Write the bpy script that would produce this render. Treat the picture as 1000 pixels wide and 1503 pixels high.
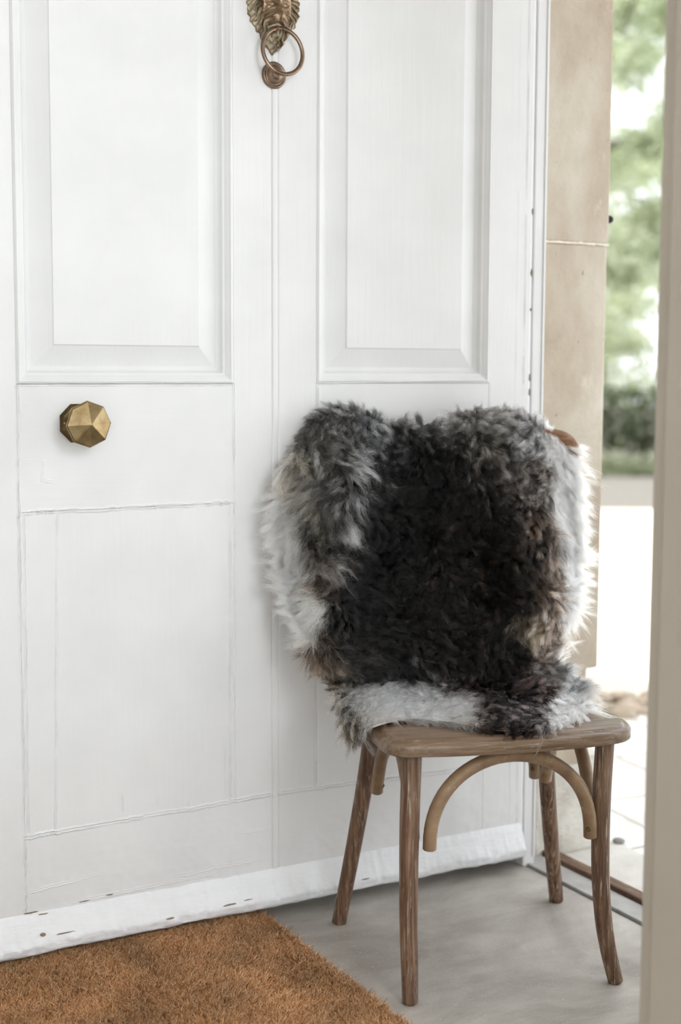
import bpy, bmesh, math, random
import numpy as np
from mathutils import Vector, Matrix, noise
from mathutils.kdtree import KDTree
random.seed(7); RNG = np.random.default_rng(7)
for o in list(bpy.data.objects): bpy.data.objects.remove(o)
scn = bpy.context.scene
COL = scn.collection

# ---------------------------------------------------------------- camera
cam_d = bpy.data.cameras.new('camera'); cam = bpy.data.objects.new('camera', cam_d); COL.objects.link(cam)
cam_d.sensor_fit = 'HORIZONTAL'; cam_d.sensor_width = 24.0; cam_d.lens = 50.09
cam_d.clip_start = 0.05; cam_d.clip_end = 200
tilt = math.atan(2087.0/20500.0); roll = math.radians(0.245)
fwd = Vector((0, math.cos(tilt), -math.sin(tilt))); r0 = Vector((1, 0, 0)); u0 = r0.cross(fwd)
rr = math.cos(roll)*r0 + math.sin(roll)*u0; uu = -math.sin(roll)*r0 + math.cos(roll)*u0
cam.matrix_world = Matrix(((rr.x, uu.x, -fwd.x, 0), (rr.y, uu.y, -fwd.y, 0), (rr.z, uu.z, -fwd.z, 1.07), (0, 0, 0, 1)))
cam_d.dof.use_dof = True; cam_d.dof.focus_distance = 2.50; cam_d.dof.aperture_fstop = 2.2
scn.camera = cam
# ---------------------------------------------------------------- light and exposure
scn.view_settings.view_transform = 'Standard'; scn.view_settings.look = 'None'
scn.view_settings.gamma = 1.0; scn.view_settings.use_curve_mapping = False
scn.view_settings.exposure = 0.92
WORLD_STRENGTH = 1.15
SUN_STRENGTH = 3.6
FILL_POWER = 24.0
DA = math.radians(29.0)                       # the open door runs this way in plan
D = Vector((math.cos(DA), math.sin(DA), 0)); E = Vector((math.sin(DA), -math.cos(DA), 0))
HINGE = Vector((.393, 2.969, 0))
wd = bpy.data.worlds.new('world'); scn.world = wd; wd.use_nodes = True
bg = wd.node_tree.nodes['Background']; bg.inputs[0].default_value = (0.93, 0.97, 1.0, 1); bg.inputs[1].default_value = WORLD_STRENGTH
sun_d = bpy.data.lights.new('sun', 'SUN'); sun_d.energy = SUN_STRENGTH; sun_d.angle = math.radians(0.6); sun_d.color = (1, .98, .94)
sun = bpy.data.objects.new('sun', sun_d); COL.objects.link(sun)
hz = (E*-0.93 - D*0.36).normalized(); ts = hz*math.cos(math.radians(52)) + Vector((0, 0, math.sin(math.radians(52))))
sun.rotation_euler = ts.to_track_quat('Z', 'Y').to_euler(); sun.location = (0, 0, 12)
fill_d = bpy.data.lights.new('added_fill_light', 'AREA'); fill_d.shape = 'RECTANGLE'; fill_d.size = 1.0; fill_d.size_y = 1.5  # added fill lamp out of view, shapes the door shading; no actual window
fill_d.energy = FILL_POWER; fill_d.color = (.90, .95, 1)
fill = bpy.data.objects.new('added_fill_light', fill_d); COL.objects.link(fill)
fill.location = (1.35, -.1, 2.3)
fill.rotation_euler = (Vector((-.2, 2.8, 1.3)) - Vector(fill.location)).to_track_quat('-Z', 'Y').to_euler()

# ---------------------------------------------------------------- helpers
def tag(o, label=None, cat=None, group=None, kind=None):
    if label: o['label'] = label
    if cat: o['category'] = cat
    if group: o['group'] = group
    if kind: o['kind'] = kind
    return o
def link(name, me, mat=None, parent=None, loc=(0,0,0), rot=(0,0,0)):
    o = bpy.data.objects.new(name, me); COL.objects.link(o); o.location = loc; o.rotation_euler = rot
    if mat:
        for m_ in (mat if isinstance(mat, (list, tuple)) else [mat]): me.materials.append(m_)
    if parent: o.parent = parent
    return o
def empty(name, loc=(0,0,0), rz=0, parent=None):
    o = bpy.data.objects.new(name, None); COL.objects.link(o); o.location = loc; o.rotation_euler = (0,0,rz)
    o.empty_display_size = .05
    if parent: o.parent = parent
    return o
def bm_obj(name, bm, mat, parent=None, smooth=False, **k):
    me = bpy.data.meshes.new(name); bm.normal_update(); bm.to_mesh(me); bm.free()
    if smooth: me.polygons.foreach_set('use_smooth', [True]*len(me.polygons))
    return link(name, me, mat, parent, **k)
def np_mesh(name, V, F, mat=None, parent=None, smooth=True, **k):
    V = np.asarray(V, np.float32); F = np.asarray(F, np.int32); n = F.shape[1]
    me = bpy.data.meshes.new(name); me.vertices.add(len(V)); me.vertices.foreach_set('co', V.ravel())
    me.loops.add(F.size); me.loops.foreach_set('vertex_index', F.ravel())
    me.polygons.add(len(F)); me.polygons.foreach_set('loop_start', np.arange(0, F.size, n, dtype=np.int32))
    me.polygons.foreach_set('use_smooth', [smooth]*len(F)); me.update(calc_edges=True)
    return link(name, me, mat, parent, **k)
def add_box(bm, x0, x1, y0, y1, z0, z1, bev=0.0):
    r = bmesh.ops.create_cube(bm, size=1.0); vs = r['verts']
    for v in vs: v.co = Vector((x0+(v.co.x+.5)*(x1-x0), y0+(v.co.y+.5)*(y1-y0), z0+(v.co.z+.5)*(z1-z0)))
    if bev: bmesh.ops.bevel(bm, geom=list({e for v in vs for e in v.link_edges}), offset=bev, segments=2, affect='EDGES', profile=.6)
def box(name, b, mat, parent=None, bev=0.0, **k):
    bm = bmesh.new(); add_box(bm, *b, bev=bev); return bm_obj(name, bm, mat, parent, **k)
def tube_bm(bm, pts, rad, n=14, sx=1.0, ref=Vector((0,0,1)), caps=True, round_cap=0.0):
    """swept round or oval section; rad: number or list; sx scales the section sideways"""
    pts = [Vector(p) for p in pts]; rings = []
    rads = rad if isinstance(rad, (list, tuple)) else [rad]*len(pts)
    if round_cap:
        d0 = (pts[0]-pts[1]).normalized(); d1 = (pts[-1]-pts[-2]).normalized()
        pts = [pts[0]+d0*round_cap]+pts+[pts[-1]+d1*round_cap]; rads = [rads[0]-round_cap]+list(rads)+[rads[-1]-round_cap]
    up = None
    for i, p in enumerate(pts):
        t = (pts[min(i+1, len(pts)-1)]-pts[max(i-1, 0)]).normalized()
        if up is None:
            up = ref - t*ref.dot(t)
            if up.length < 1e-3: up = Vector((1,0,0)) - t*t.x
        else: up = up - t*up.dot(t)
        up.normalize(); sd = t.cross(up)
        rings.append([bm.verts.new(p+(up*math.cos(a)+sd*(math.sin(a)*sx))*rads[i]) for a in [2*math.pi*k/n for k in range(n)]])
    for a, b in zip(rings, rings[1:]):
        for k in range(n): bm.faces.new((a[k], a[(k+1) % n], b[(k+1) % n], b[k]))
    if caps: bm.faces.new(rings[0][::-1]); bm.faces.new(rings[-1])
def tube(name, pts, rad, mat, parent=None, **k):
    bm = bmesh.new(); tube_bm(bm, pts, rad, **k); bmesh.ops.recalc_face_normals(bm, faces=bm.faces)
    return bm_obj(name, bm, mat, parent, smooth=True)
def spline(pts, n=8):
    P = [np.array(p, float) for p in pts]; P = [2*P[0]-P[1]]+P+[2*P[-1]-P[-2]]; out = []
    for i in range(1, len(P)-2):
        for k in range(n):
            t = k/n; a, b, c, d = P[i-1:i+3]
            out.append(.5*((2*b)+(-a+c)*t+(2*a-5*b+4*c-d)*t*t+(-a+3*b-3*c+d)*t**3))
    out.append(P[-2]); return [Vector(p) for p in out]
def lathe_bm(bm, prof, n, axis='y', phase=0.0):
    """prof: (radius, height) pairs turned about the local y axis (towards -y)"""
    rings = [[bm.verts.new((r*math.cos(phase+2*math.pi*k/n), -h, r*math.sin(phase+2*math.pi*k/n))) for k in range(n)] for r, h in prof]
    for a, b in zip(rings, rings[1:]):
        for k in range(n): bm.faces.new((a[k], a[(k+1) % n], b[(k+1) % n], b[k]))
    bm.faces.new(rings[-1][::-1]); bm.faces.new(rings[0])
    bmesh.ops.remove_doubles(bm, verts=bm.verts, dist=1e-6); bmesh.ops.recalc_face_normals(bm, faces=bm.faces)

# smooth value noise in numpy
_T = RNG.random((64, 64, 64)).astype(np.float32)
def vnoise(p):
    p = np.asarray(p, float); i = np.floor(p).astype(int); f = p-i; f = f*f*(3-2*f); r = 0
    for dx in (0, 1):
        for dy in (0, 1):
            for dz in (0, 1):
                w = (f[..., 0] if dx else 1-f[..., 0])*(f[..., 1] if dy else 1-f[..., 1])*(f[..., 2] if dz else 1-f[..., 2])
                r = r+w*_T[(i[..., 0]+dx) % 64, (i[..., 1]+dy) % 64, (i[..., 2]+dz) % 64]
    return r*2-1

# ---------------------------------------------------------------- materials
def srgb(c):
    return tuple((v/255/12.92 if v/255 <= .04045 else ((v/255+.055)/1.055)**2.4) for v in c)+(1,)
class M:
    def __init__(s, name, rough=.6, spec=.3, metal=0.0):
        s.m = bpy.data.materials.new(name); s.m.use_nodes = True; s.nt = s.m.node_tree; s.b = s.nt.nodes['Principled BSDF']
        s.b.inputs['Roughness'].default_value = rough; s.b.inputs['Specular IOR Level'].default_value = spec; s.b.inputs['Metallic'].default_value = metal
        s.tc = s.nt.nodes.new('ShaderNodeTexCoord'); s.bump_n = None
    def n(s, t, **k):
        x = s.nt.nodes.new(t)
        for a, v in k.items(): setattr(x, a, v)
        return x
    def noise(s, scale, sc=(1,1,1), detail=6, rough=.55, dist=0.0, rot=(0,0,0)):
        mp = s.n('ShaderNodeMapping'); mp.inputs['Scale'].default_value = sc; mp.inputs['Rotation'].default_value = rot; s.nt.links.new(s.tc.outputs['Object'], mp.inputs[0])
        x = s.n('ShaderNodeTexNoise'); x.inputs['Scale'].default_value = scale; x.inputs['Detail'].default_value = detail; x.inputs['Roughness'].default_value = rough; x.inputs['Distortion'].default_value = dist
        s.nt.links.new(mp.outputs[0], x.inputs['Vector']); return x.outputs['Fac']
    def voro(s, scale, sc=(1,1,1), feature='F1'):
        mp = s.n('ShaderNodeMapping'); mp.inputs['Scale'].default_value = sc; s.nt.links.new(s.tc.outputs['Object'], mp.inputs[0])
        x = s.n('ShaderNodeTexVoronoi', feature=feature); x.inputs['Scale'].default_value = scale; s.nt.links.new(mp.outputs[0], x.inputs['Vector']); return x.outputs['Distance']
    def ramp(s, fac, stops):
        x = s.n('ShaderNodeValToRGB'); e = x.color_ramp.elements
        while len(e) < len(stops): e.new(.5)
        for i, (p, c) in enumerate(stops): e[i].position = p; e[i].color = srgb(c) if len(c) == 3 and max(c) > 1 else tuple(c)+((1,) if len(c) == 3 else ())
        s.nt.links.new(fac, x.inputs[0]); return x.outputs[0]
    def mix(s, fac, a, b, mode='MIX'):
        x = s.n('ShaderNodeMix', data_type='RGBA', blend_type=mode)
        for i, v in ((0, fac), (6, a), (7, b)):
            if isinstance(v, (int, float)): x.inputs[i].default_value = v
            elif isinstance(v, tuple): x.inputs[i].default_value = v
            else: s.nt.links.new(v, x.inputs[i])
        return x.outputs[2]
    def col(s, c):
        if isinstance(c, tuple): s.b.inputs['Base Color'].default_value = srgb(c) if len(c) == 3 else c
        else: s.nt.links.new(c, s.b.inputs['Base Color'])
        return s
    def bump(s, h, strength=.3, dist=.002):
        x = s.n('ShaderNodeBump'); x.inputs['Strength'].default_value = strength; x.inputs['Distance'].default_value = dist
        s.nt.links.new(h, x.inputs['Height'])
        if s.bump_n: s.nt.links.new(s.bump_n, x.inputs['Normal'])
        s.bump_n = x.outputs[0]; s.nt.links.new(s.bump_n, s.b.inputs['Normal']); return s
BW = lambda a, b: [(a, (0,0,0)), (b, (1,1,1))]
def paint(name, sc, base=(225,225,225), low=(219,219,219)):
    m = M(name, .38, .35); f = m.noise(6, (1,1,1), 4); m.col(m.ramp(f, [(.35, low), (.65, base)]))
    m.bump(m.noise(90, sc, 4, .5), .22, .0016); m.bump(m.noise(260, sc, 2, .5), .12, .0008); return m.m
m_pv = paint('white gloss paint brushed upright', (1,1,.05)); m_ph = paint('white gloss paint brushed across', (.05,1,1))
def chipped(name):
    m = M(name, .42, .3); f = m.noise(5, (1,1,1), 4); c = m.ramp(f, [(.35, (228,229,231)), (.65, (236,237,239))])
    k = m.ramp(m.noise(26, (.35,1,1.6), 8, .72), BW(.68, .70)); c2 = m.mix(k, c, m.ramp(m.noise(60), [(.4, (120,105,88)), (.6, (178,168,152))]))
    m.col(c2); m.bump(m.noise(34, (.3,1,1), 8, .68), .7, .005); m.bump(k, -.5, .002); return m.m
m_chip = chipped('flaking white paint on old timber')
def stone():
    m = M('pale brown sandstone', .85, .15); f = m.noise(3.2, (1,1,.7), 9, .6, .4)
    c = m.ramp(f, [(.36, (168,153,136)), (.5, (189,177,161)), (.64, (207,199,186))])
    pit = m.ramp(m.noise(55, (1,1,1), 5, .65), BW(.67, .72)); c = m.mix(pit, c, srgb((148,130,112)))
    pale = m.ramp(m.noise(14, (1,1,.6), 8, .7), BW(.62, .74)); c = m.mix(pale, c, srgb((210,199,184)))
    m.col(c); m.bump(m.noise(40, (1,1,1), 8, .65), .5, .004); return m.m
m_stone = stone()
def plinth():
    m = M('weathered limestone plinth', .9, .1); f = m.noise(7, (1,1,1), 9, .65, .5)
    c = m.ramp(f, [(.3, (196,190,180)), (.5, (222,218,210)), (.7, (238,236,230))])
    m.col(c); m.bump(m.noise(16, (1,1,1.6), 9, .7), .9, .012); return m.m
m_plinth = plinth()
def concrete():
    m = M('grey stone flag floor', .5, .35); f = m.noise(2.6, (1,1,1), 8, .6, .6)
    c = m.ramp(f, [(.36, (164,157,149)), (.5, (192,186,179)), (.64, (214,209,203))])
    st_ = m.ramp(m.noise(9, (.35,1,1), 7, .65, 1.2), [(.38, (.84,.835,.83)), (.62, (1.,1.,1.))]); c = m.mix(1.0, c, st_, 'MULTIPLY')
    sp = m.ramp(m.noise(190, (1,1,1), 3, .6), BW(.63, .73)); c = m.mix(sp, c, srgb((216,212,206)))
    gr = m.ramp(m.noise(420, (1,1,1), 3, .7), [(.35, (.86,.86,.86)), (.6, (1.,1.,1.))]); c = m.mix(1.0, c, gr, 'MULTIPLY')
    dk = m.ramp(m.noise(23, (1,1,1), 8, .75), BW(.66, .74)); c = m.mix(dk, c, srgb((128,120,112)))
    w_ = m.ramp(m.noise(17, (1,1,1), 2, .5), BW(.80, .81)); c = m.mix(w_, c, srgb((235,233,230)))
    m.col(c); m.bump(m.noise(120, (1,1,1), 6, .6), .35, .0015)
    m.nt.links.new(m.ramp(m.noise(5), [(.3, (.42,.42,.42)), (.7, (.62,.62,.62))]), m.b.inputs['Roughness']); return m.m
m_floor = concrete()
def wood(name, dark, mid, light, wash=(196,186,170), amount=.6, axis=(1,1,.05), rough=.45, scale=150):
    m = M(name, rough, .4); f = m.noise(scale, axis, 6, .6, .3); c = m.ramp(f, [(.34, dark), (.5, mid), (.66, light)])
    g = m.ramp(m.noise(scale*1.7, axis, 8, .75), BW(amount-.04, amount+.06)); c = m.mix(g, c, srgb(wash))
    b = m.ramp(m.noise(5, (1,1,.6), 4), [(.3, (.74,.72,.70)), (.7, (1.,1.,1.))]); c = m.mix(1.0, c, b, 'MULTIPLY')
    m.col(c); m.bump(f, .3, .0012); return m.m
m_leg = wood('weathered limed walnut brown', (78,55,42), (112,84,65), (150,122,99), amount=.60)
m_brace = wood('pale limed bent oak', (128,102,77), (152,125,97), (174,148,120), (196,180,158), .66, (.3,.3,.3), .4, 60)
m_seat = wood('limed brown seat ply', (110,88,70), (132,109,88), (154,131,109), (192,180,164), .60, (.05,1,1), .32, 130)
m_hoop = wood('bent oak hoop', (112,78,52), (140,102,72), (164,126,94), (200,170,134), .7, (.2,1,1))
m_bar = wood('worn brown threshold timber', (84,58,42), (112,82,62), (140,112,90), (170,158,142), .6, (1,.06,1), .6)
def metal(name, c0, c1, rough=.38, sc=30):
    m = M(name, rough, .5, 1.0); f = m.noise(sc, (1,1,1), 6, .6); m.col(m.ramp(f, [(.35, c0), (.68, c1)])); m.bump(f, .1, .0006); return m.m
m_brass = metal('aged brass', (132,112,80), (176,156,118), .27); m_brass_d = metal('dark tarnished brass', (78,66,46), (118,100,72), .36)
m_copper = metal('warm bronze', (116,97,83), (160,138,120), .36)
def lionmat():
    m = M('verdigris bronze', .42, .5, .75); f = m.noise(45, (1,1,1), 6, .65)
    c = m.ramp(f, [(.35, (120,98,76)), (.6, (168,146,122))])
    at = m.n('ShaderNodeAttribute', attribute_name='cav'); v = m.ramp(at.outputs['Fac'], BW(.35, .75))
    m.col(m.mix(v, m.ramp(f, [(.4, (138,134,112)), (.6, (198,192,168))]), c)); 
    inv = m.n('ShaderNodeMath', operation='MULTIPLY'); m.nt.links.new(v, inv.inputs[0]); inv.inputs[1].default_value = .9; m.nt.links.new(inv.outputs[0], m.b.inputs['Metallic'])
    return m.m
m_lion = lionmat()
def plain(name, c, rough=.7, var=.06, sc=12, bump=.2, spec=.2):
    m = M(name, rough, spec); lo = tuple(max(0, v*(1-var)) for v in c); hi = tuple(min(255, v*(1+var)) for v in c)
    f = m.noise(sc, (1,1,1), 6); m.col(m.ramp(f, [(.3, lo), (.7, hi)])); m.bump(m.noise(sc*6), bump, .002); return m.m
m_beam = plain('cream painted casing', (192,183,170), .5, .02, 4, .1)
m_plaster = plain('off white hall plaster', (226,222,214), .9, .02, 4, .15)
m_black = plain('dark iron', (38,38,42), .5, .2, 60)
def fibre(name, rough=.6, gain=1.0, trans=.25):
    m = M(name, rough, .25); at = m.n('ShaderNodeAttribute', attribute_name='tint')
    m.nt.links.new(at.outputs['Color'], m.b.inputs['Base Color']); 
    tr = m.n('ShaderNodeBsdfTranslucent'); m.nt.links.new(at.outputs['Color'], tr.inputs[0]); mx = m.n('ShaderNodeMixShader'); mx.inputs[0].default_value = trans
    m.nt.links.new(m.b.outputs[0], mx.inputs[1]); m.nt.links.new(tr.outputs[0], mx.inputs[2])
    m.nt.links.new(mx.outputs[0], m.nt.nodes['Material Output'].inputs[0]); return m.m
def woolmat():
    m = M('sheep wool fibre'); hb_ = m.n('ShaderNodeBsdfHairPrincipled'); hb_.model = 'CHIANG'; hb_.parametrization = 'COLOR'; at = m.n('ShaderNodeAttribute', attribute_name='tint')
    m.nt.links.new(at.outputs['Color'], hb_.inputs['Color']); hb_.inputs['Roughness'].default_value = .27; hb_.inputs['Radial Roughness'].default_value = .45; hb_.inputs['IOR'].default_value = 1.42; hb_.inputs['Coat'].default_value = .0
    m.nt.links.new(hb_.outputs[0], m.nt.nodes['Material Output'].inputs[0]); return m.m
m_fur = woolmat(); m_coir = fibre('coir fibre', .7, 1, .15)
def hidemat():
    m = M('sheepskin hide', .8, .1); at = m.n('ShaderNodeAttribute', attribute_name='tint'); m.nt.links.new(at.outputs['Color'], m.b.inputs['Base Color']); return m.m
m_hide = hidemat()

def fibres(name, P, R, tint, mat, parent=None):
    """P: (n, k, 3) strand points, R: (n, k) radii, tint: (n, 3) linear colour; one hair-curves object"""
    n, k, _ = P.shape
    cu = bpy.data.hair_curves.new(name); cu.add_curves([k]*n)
    cu.attributes['position'].data.foreach_set('vector', P.astype(np.float32).ravel()) if 'position' in cu.attributes else cu.position_data.foreach_set('vector', P.astype(np.float32).ravel())
    ra = cu.attributes.get('radius') or cu.attributes.new('radius', 'FLOAT', 'POINT'); ra.data.foreach_set('value', R.astype(np.float32).ravel())
    c4 = np.ones((n, 4), np.float32); c4[:, :3] = tint; ca = cu.attributes.new('tint', 'FLOAT_COLOR', 'CURVE'); ca.data.foreach_set('color', c4.ravel())
    cu.materials.append(mat); o = bpy.data.objects.new(name, cu); COL.objects.link(o)
    if parent: o.parent = parent
    return o
# ================================================================= THE SETTING
def hbox(name, b, mat, parent=None, bev=0.0, kind='structure'):
    """box given in door coordinates: u along the open door, w out from its face, z up"""
    u0_, u1_, w0_, w1_, z0_, z1_ = b
    o = box(name, (u0_, u1_, -w1_, -w0_, z0_, z1_), mat, parent, bev)
    if not parent:
        o.location = HINGE; o.rotation_euler = (0, 0, DA)
        if kind: o['kind'] = kind
    return o
def W(u, w, z=0): return HINGE + D*u + E*w + Vector((0, 0, z))
hbox('floor', (-4.5, .0135, -.6, 4.2, -.12, 0), m_floor, bev=.002)
hbox('ceiling', (-4.5, 0, -.6, 4.2, 2.62, 2.74), m_plaster)
hbox('wall_back', (-4.6, -4.5, -.62, 4.2, 0, 2.62), m_plaster)
hbox('wall_left', (-4.5, -.002, -.62, -.32, 0, 2.62), m_plaster)
wf = hbox('wall_front', (.036, .225, -7.5, -.03, 1.3365, 4.6), m_stone, bev=.004)
hbox('wall_front_lower_block', (.036, .222, -7.5, -.03, .41, 1.3325), m_stone, wf, bev=.006)
hbox('wall_front_footing', (.036, .200, -7.5, -.04, -.05, .42), m_stone, wf, bev=.008)
hbox('lintel', (.036, .225, -.03, 4.2, 2.12, 4.6), m_stone, wf)
hbox('jamb_near', (.036, .225, 1.22, 4.2, -.1, 2.12), m_stone, wf)
hbox('wall_lining', (0, .036, -.6, -.045, 0, 2.62), m_plaster, wf)
hbox('wall_lining', (0, .036, 1.25, 4.2, 0, 2.62), m_plaster, wf)
hbox('wall_lining', (0, .036, -.03, 1.25, 2.12, 2.62), m_plaster, wf)
m_mortar = plain('pale lime mortar', (232,222,206), .9, .04, 60, .6)
bm = bmesh.new()                                           # wavy mortar joint
prev = None
for i in range(41):
    u = .036+.1895*i/40; a = .0022+.0016*noise.noise((i*.7, 0, 0)); c = 1.3345+.0012*noise.noise((i*.4, 5, 0))
    q = [bm.verts.new((u, .0288, c-a)), bm.verts.new((u, .0288, c+a)), bm.verts.new((u, .2, c+a)), bm.verts.new((u, .2, c-a))]
    if prev:
        for k in range(4): bm.faces.new((prev[k], q[k], q[(k+1) % 4], prev[(k+1) % 4]))
    else: bm.faces.new(q)
    prev = q
bm.faces.new(prev[::-1]); bmesh.ops.recalc_face_normals(bm, faces=bm.faces); bm_obj('mortar_joint', bm, m_mortar, wf)
# rough plinth under the reveal
def rough_block(name, b, mat, amp, sub=40, parent=None):
    u0_, u1_, w0_, w1_, z0_, z1_ = b; bm = bmesh.new(); add_box(bm, u0_, u1_, -w1_, -w0_, z0_, z1_)
    bmesh.ops.bevel(bm, geom=bm.edges[:], offset=.014, segments=3, affect='EDGES')
    for _ in range(5):
        es = [e for e in bm.edges if e.calc_length() > .016]
        if not es or len(bm.verts) > 60000: break
        bmesh.ops.subdivide_edges(bm, edges=es, cuts=1, use_grid_fill=True)
    bm.normal_update()
    for v in bm.verts:
        p = v.co*14; v.co += v.normal*(amp*(noise.fractal(p, 1.0, 2.0, 5)))
    return bm_obj(name, bm, mat, parent, smooth=True)
pl = rough_block('wall_front_plinth', (.042, .283, -.45, -.034, -.02, .205), m_plinth, .0065); pl.parent = wf
# door frame post (hinge side) with its dark shadow gap
fr = hbox('trim_1', (.0045, .034, -.044, -.001, .0, 2.12), m_pv, bev=.003); tag(fr)
hbox('frame_bead', (.0285, .034, -.001, .0015, .02, 2.12), m_pv, fr, bev=.0008)
# threshold: inner strip, timber bar, outer sill
m_sill = plain('grey metal grey stone strip', (176,174,172), .42, .07, 20, .35, .4)
t2 = hbox('trim_2', (.0165, .078, -.1, 1.22, -.06, .004), m_sill, bev=.002)
hbox('strip_lip', (.0165, .024, -.1, 1.22, -.0, .0065), m_sill, t2, bev=.001)
t3 = hbox('trim_3', (.081, .114, -.12, 1.22, -.03, .013), m_bar, bev=.004)
t4 = hbox('trim_4', (.116, .30, -.34, 1.22, -.08, -.004), plain('pale outer stone sill', (214,210,204), .8, .05, 14, .5), bev=.006)
# near right casing of the inner lobby opening
cs = hbox('trim_5', (-.50, -.47, .952, 1.24, 0, 2.62), m_beam, bev=.003)
hbox('casing_bead', (-.506, -.50, .978, 1.24, 0, 2.62), m_beam, cs, bev=.003)
hbox('wall_right', (-.47, 0, 1.225, 1.40, 0, 2.62), m_plaster)

# ---- outdoor ground
def poly(name, pts, z, mat, depth=.06):
    bm = bmesh.new(); t = [bm.verts.new((p[0], p[1], z)) for p in pts]; b = [bm.verts.new((p[0], p[1], z-depth)) for p in pts]
    bm.faces.new(t); bm.faces.new(b[::-1])
    for i in range(len(pts)): j = (i+1) % len(pts); bm.faces.new((t[j], t[i], b[i], b[j]))
    bmesh.ops.recalc_face_normals(bm, faces=bm.faces); o = bm_obj(name, bm, mat); return tag(o, kind='structure')
def paving():
    m = M('pale worn paving slabs', .8, .15); f = m.noise(4, (1,1,1), 9, .65); c = m.ramp(f, [(.3, (218,216,212)), (.6, (242,241,238))])
    mp = m.n('ShaderNodeMapping'); mp.inputs['Rotation'].default_value = (0, 0, -.35); m.nt.links.new(m.tc.outputs['Object'], mp.inputs[0])
    b = m.n('ShaderNodeTexBrick'); b.inputs['Scale'].default_value = 1.0; b.inputs['Brick Width'].default_value = .52; b.inputs['Row Height'].default_value = .34; b.inputs['Mortar Size'].default_value = .007; b.inputs['Mortar Smooth'].default_value = .6
    dm = m.n('ShaderNodeVectorMath', operation='ADD'); nz = m.n('ShaderNodeTexNoise'); nz.inputs['Scale'].default_value = 5; m.nt.links.new(m.tc.outputs['Object'], nz.inputs[0])
    sc_ = m.n('ShaderNodeVectorMath', operation='SCALE'); sc_.inputs['Scale'].default_value = .05; m.nt.links.new(nz.outputs['Color'], sc_.inputs[0])
    m.nt.links.new(mp.outputs[0], dm.inputs[0]); m.nt.links.new(sc_.outputs[0], dm.inputs[1]); m.nt.links.new(dm.outputs[0], b.inputs['Vector'])
    m.col(m.mix(b.outputs['Fac'], c, srgb((182,177,168)))); m.bump(b.outputs['Fac'], -.5, .006); m.bump(m.noise(26, (1,1,1), 9, .7), .7, .008); return m.m
a_ = W(.295, -1.83); b_ = W(.295, 2.6)
poly('paving', [(a_.x, a_.y), (b_.x, b_.y), (4.6, b_.y), (4.6, 4.42), (1.3, 4.42)][::1], -.006, paving(), .05)
m_grav = plain('sunlit pale gravel', (226,218,206), .95, .05, 30, .8); m_grav_shade = plain('gravel with painted shade', (118,114,108), .95, .08, 30, .8)  # second gravel is darkened in colour to stand in for tree and hedge shadow
poly('ground', [(-14, 4.3), (16, 4.3), (16, 11.0), (-14, 11.0)], -.02, m_grav)
poly('ground_painted_shade', [(-14, 11.0), (16, 11.0), (16, 40), (-14, 40)], -.02, m_grav_shade)
m_rub = plain('tan rubble', (186,172,156), .95, .12, 30, .8)
# loose stone edging between paving and gravel
bm = bmesh.new(); rs = random.Random(3)
for i in range(220):
    x = rs.uniform(.2, 4.0); y = rs.uniform(4.32, 4.62); s = rs.uniform(.015, .04)
    r = bmesh.ops.create_icosphere(bm, subdivisions=2, radius=s)
    for v in r['verts']:
        v.co = Vector((v.co.x*1.25, v.co.y, v.co.z*.6))*(1+.35*noise.noise(v.co*40+Vector((i*3.1, 0, 0)))) + Vector((x, y, -.01+s*.25))
ed = bm_obj('gravel_edging', bm, m_rub, smooth=True); tag(ed, 'rough edging of loose tan stones between the paving and the white drive', 'gravel', kind='stuff')

# ---- small iron fixing on the stone edge
hk = empty('iron_hook', W(.2255, -.045, 1.390), DA); tag(hk, 'small dark iron peg fixed to the outer edge of the stone door reveal', 'hook')
tube('shank', [(-.004, 0, 0), (.008, 0, 0)], .0045, m_black, hk)
bm = bmesh.new(); bmesh.ops.create_uvsphere(bm, u_segments=16, v_segments=12, radius=.0085); bmesh.ops.translate(bm, verts=bm.verts, vec=(.0125, 0, .0005))
bm_obj('knob', bm, m_black, hk, smooth=True)
# ---- pebble at the foot of the plinth
bm = bmesh.new(); bmesh.ops.create_icosphere(bm, subdivisions=3, radius=.011)
for v in bm.verts: v.co = Vector((v.co.x*1.3, v.co.y, v.co.z*.62))*(1+.3*noise.noise(v.co*60))
pb = bm_obj('pebble', bm, plain('grey pebble', (138,138,134)), smooth=True, loc=W(.296, -.035, .001)); tag(pb, 'small grey pebble lying on the paving at the foot of the stone plinth', 'pebble')

# ---- garden
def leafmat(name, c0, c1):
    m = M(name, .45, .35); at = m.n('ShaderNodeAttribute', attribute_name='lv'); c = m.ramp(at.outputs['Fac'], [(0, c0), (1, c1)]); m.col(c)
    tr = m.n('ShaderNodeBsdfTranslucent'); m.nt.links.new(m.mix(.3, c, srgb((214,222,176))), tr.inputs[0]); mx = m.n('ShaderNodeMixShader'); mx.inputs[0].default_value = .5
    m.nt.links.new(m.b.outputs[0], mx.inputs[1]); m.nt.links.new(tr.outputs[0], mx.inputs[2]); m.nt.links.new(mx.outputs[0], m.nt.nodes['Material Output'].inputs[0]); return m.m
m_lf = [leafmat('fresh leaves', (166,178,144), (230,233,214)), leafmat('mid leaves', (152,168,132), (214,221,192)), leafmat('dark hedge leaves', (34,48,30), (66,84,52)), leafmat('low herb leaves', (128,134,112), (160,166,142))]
m_bark = plain('grey brown bark', (92,80,66), .9, .15, 20, .8)
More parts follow.
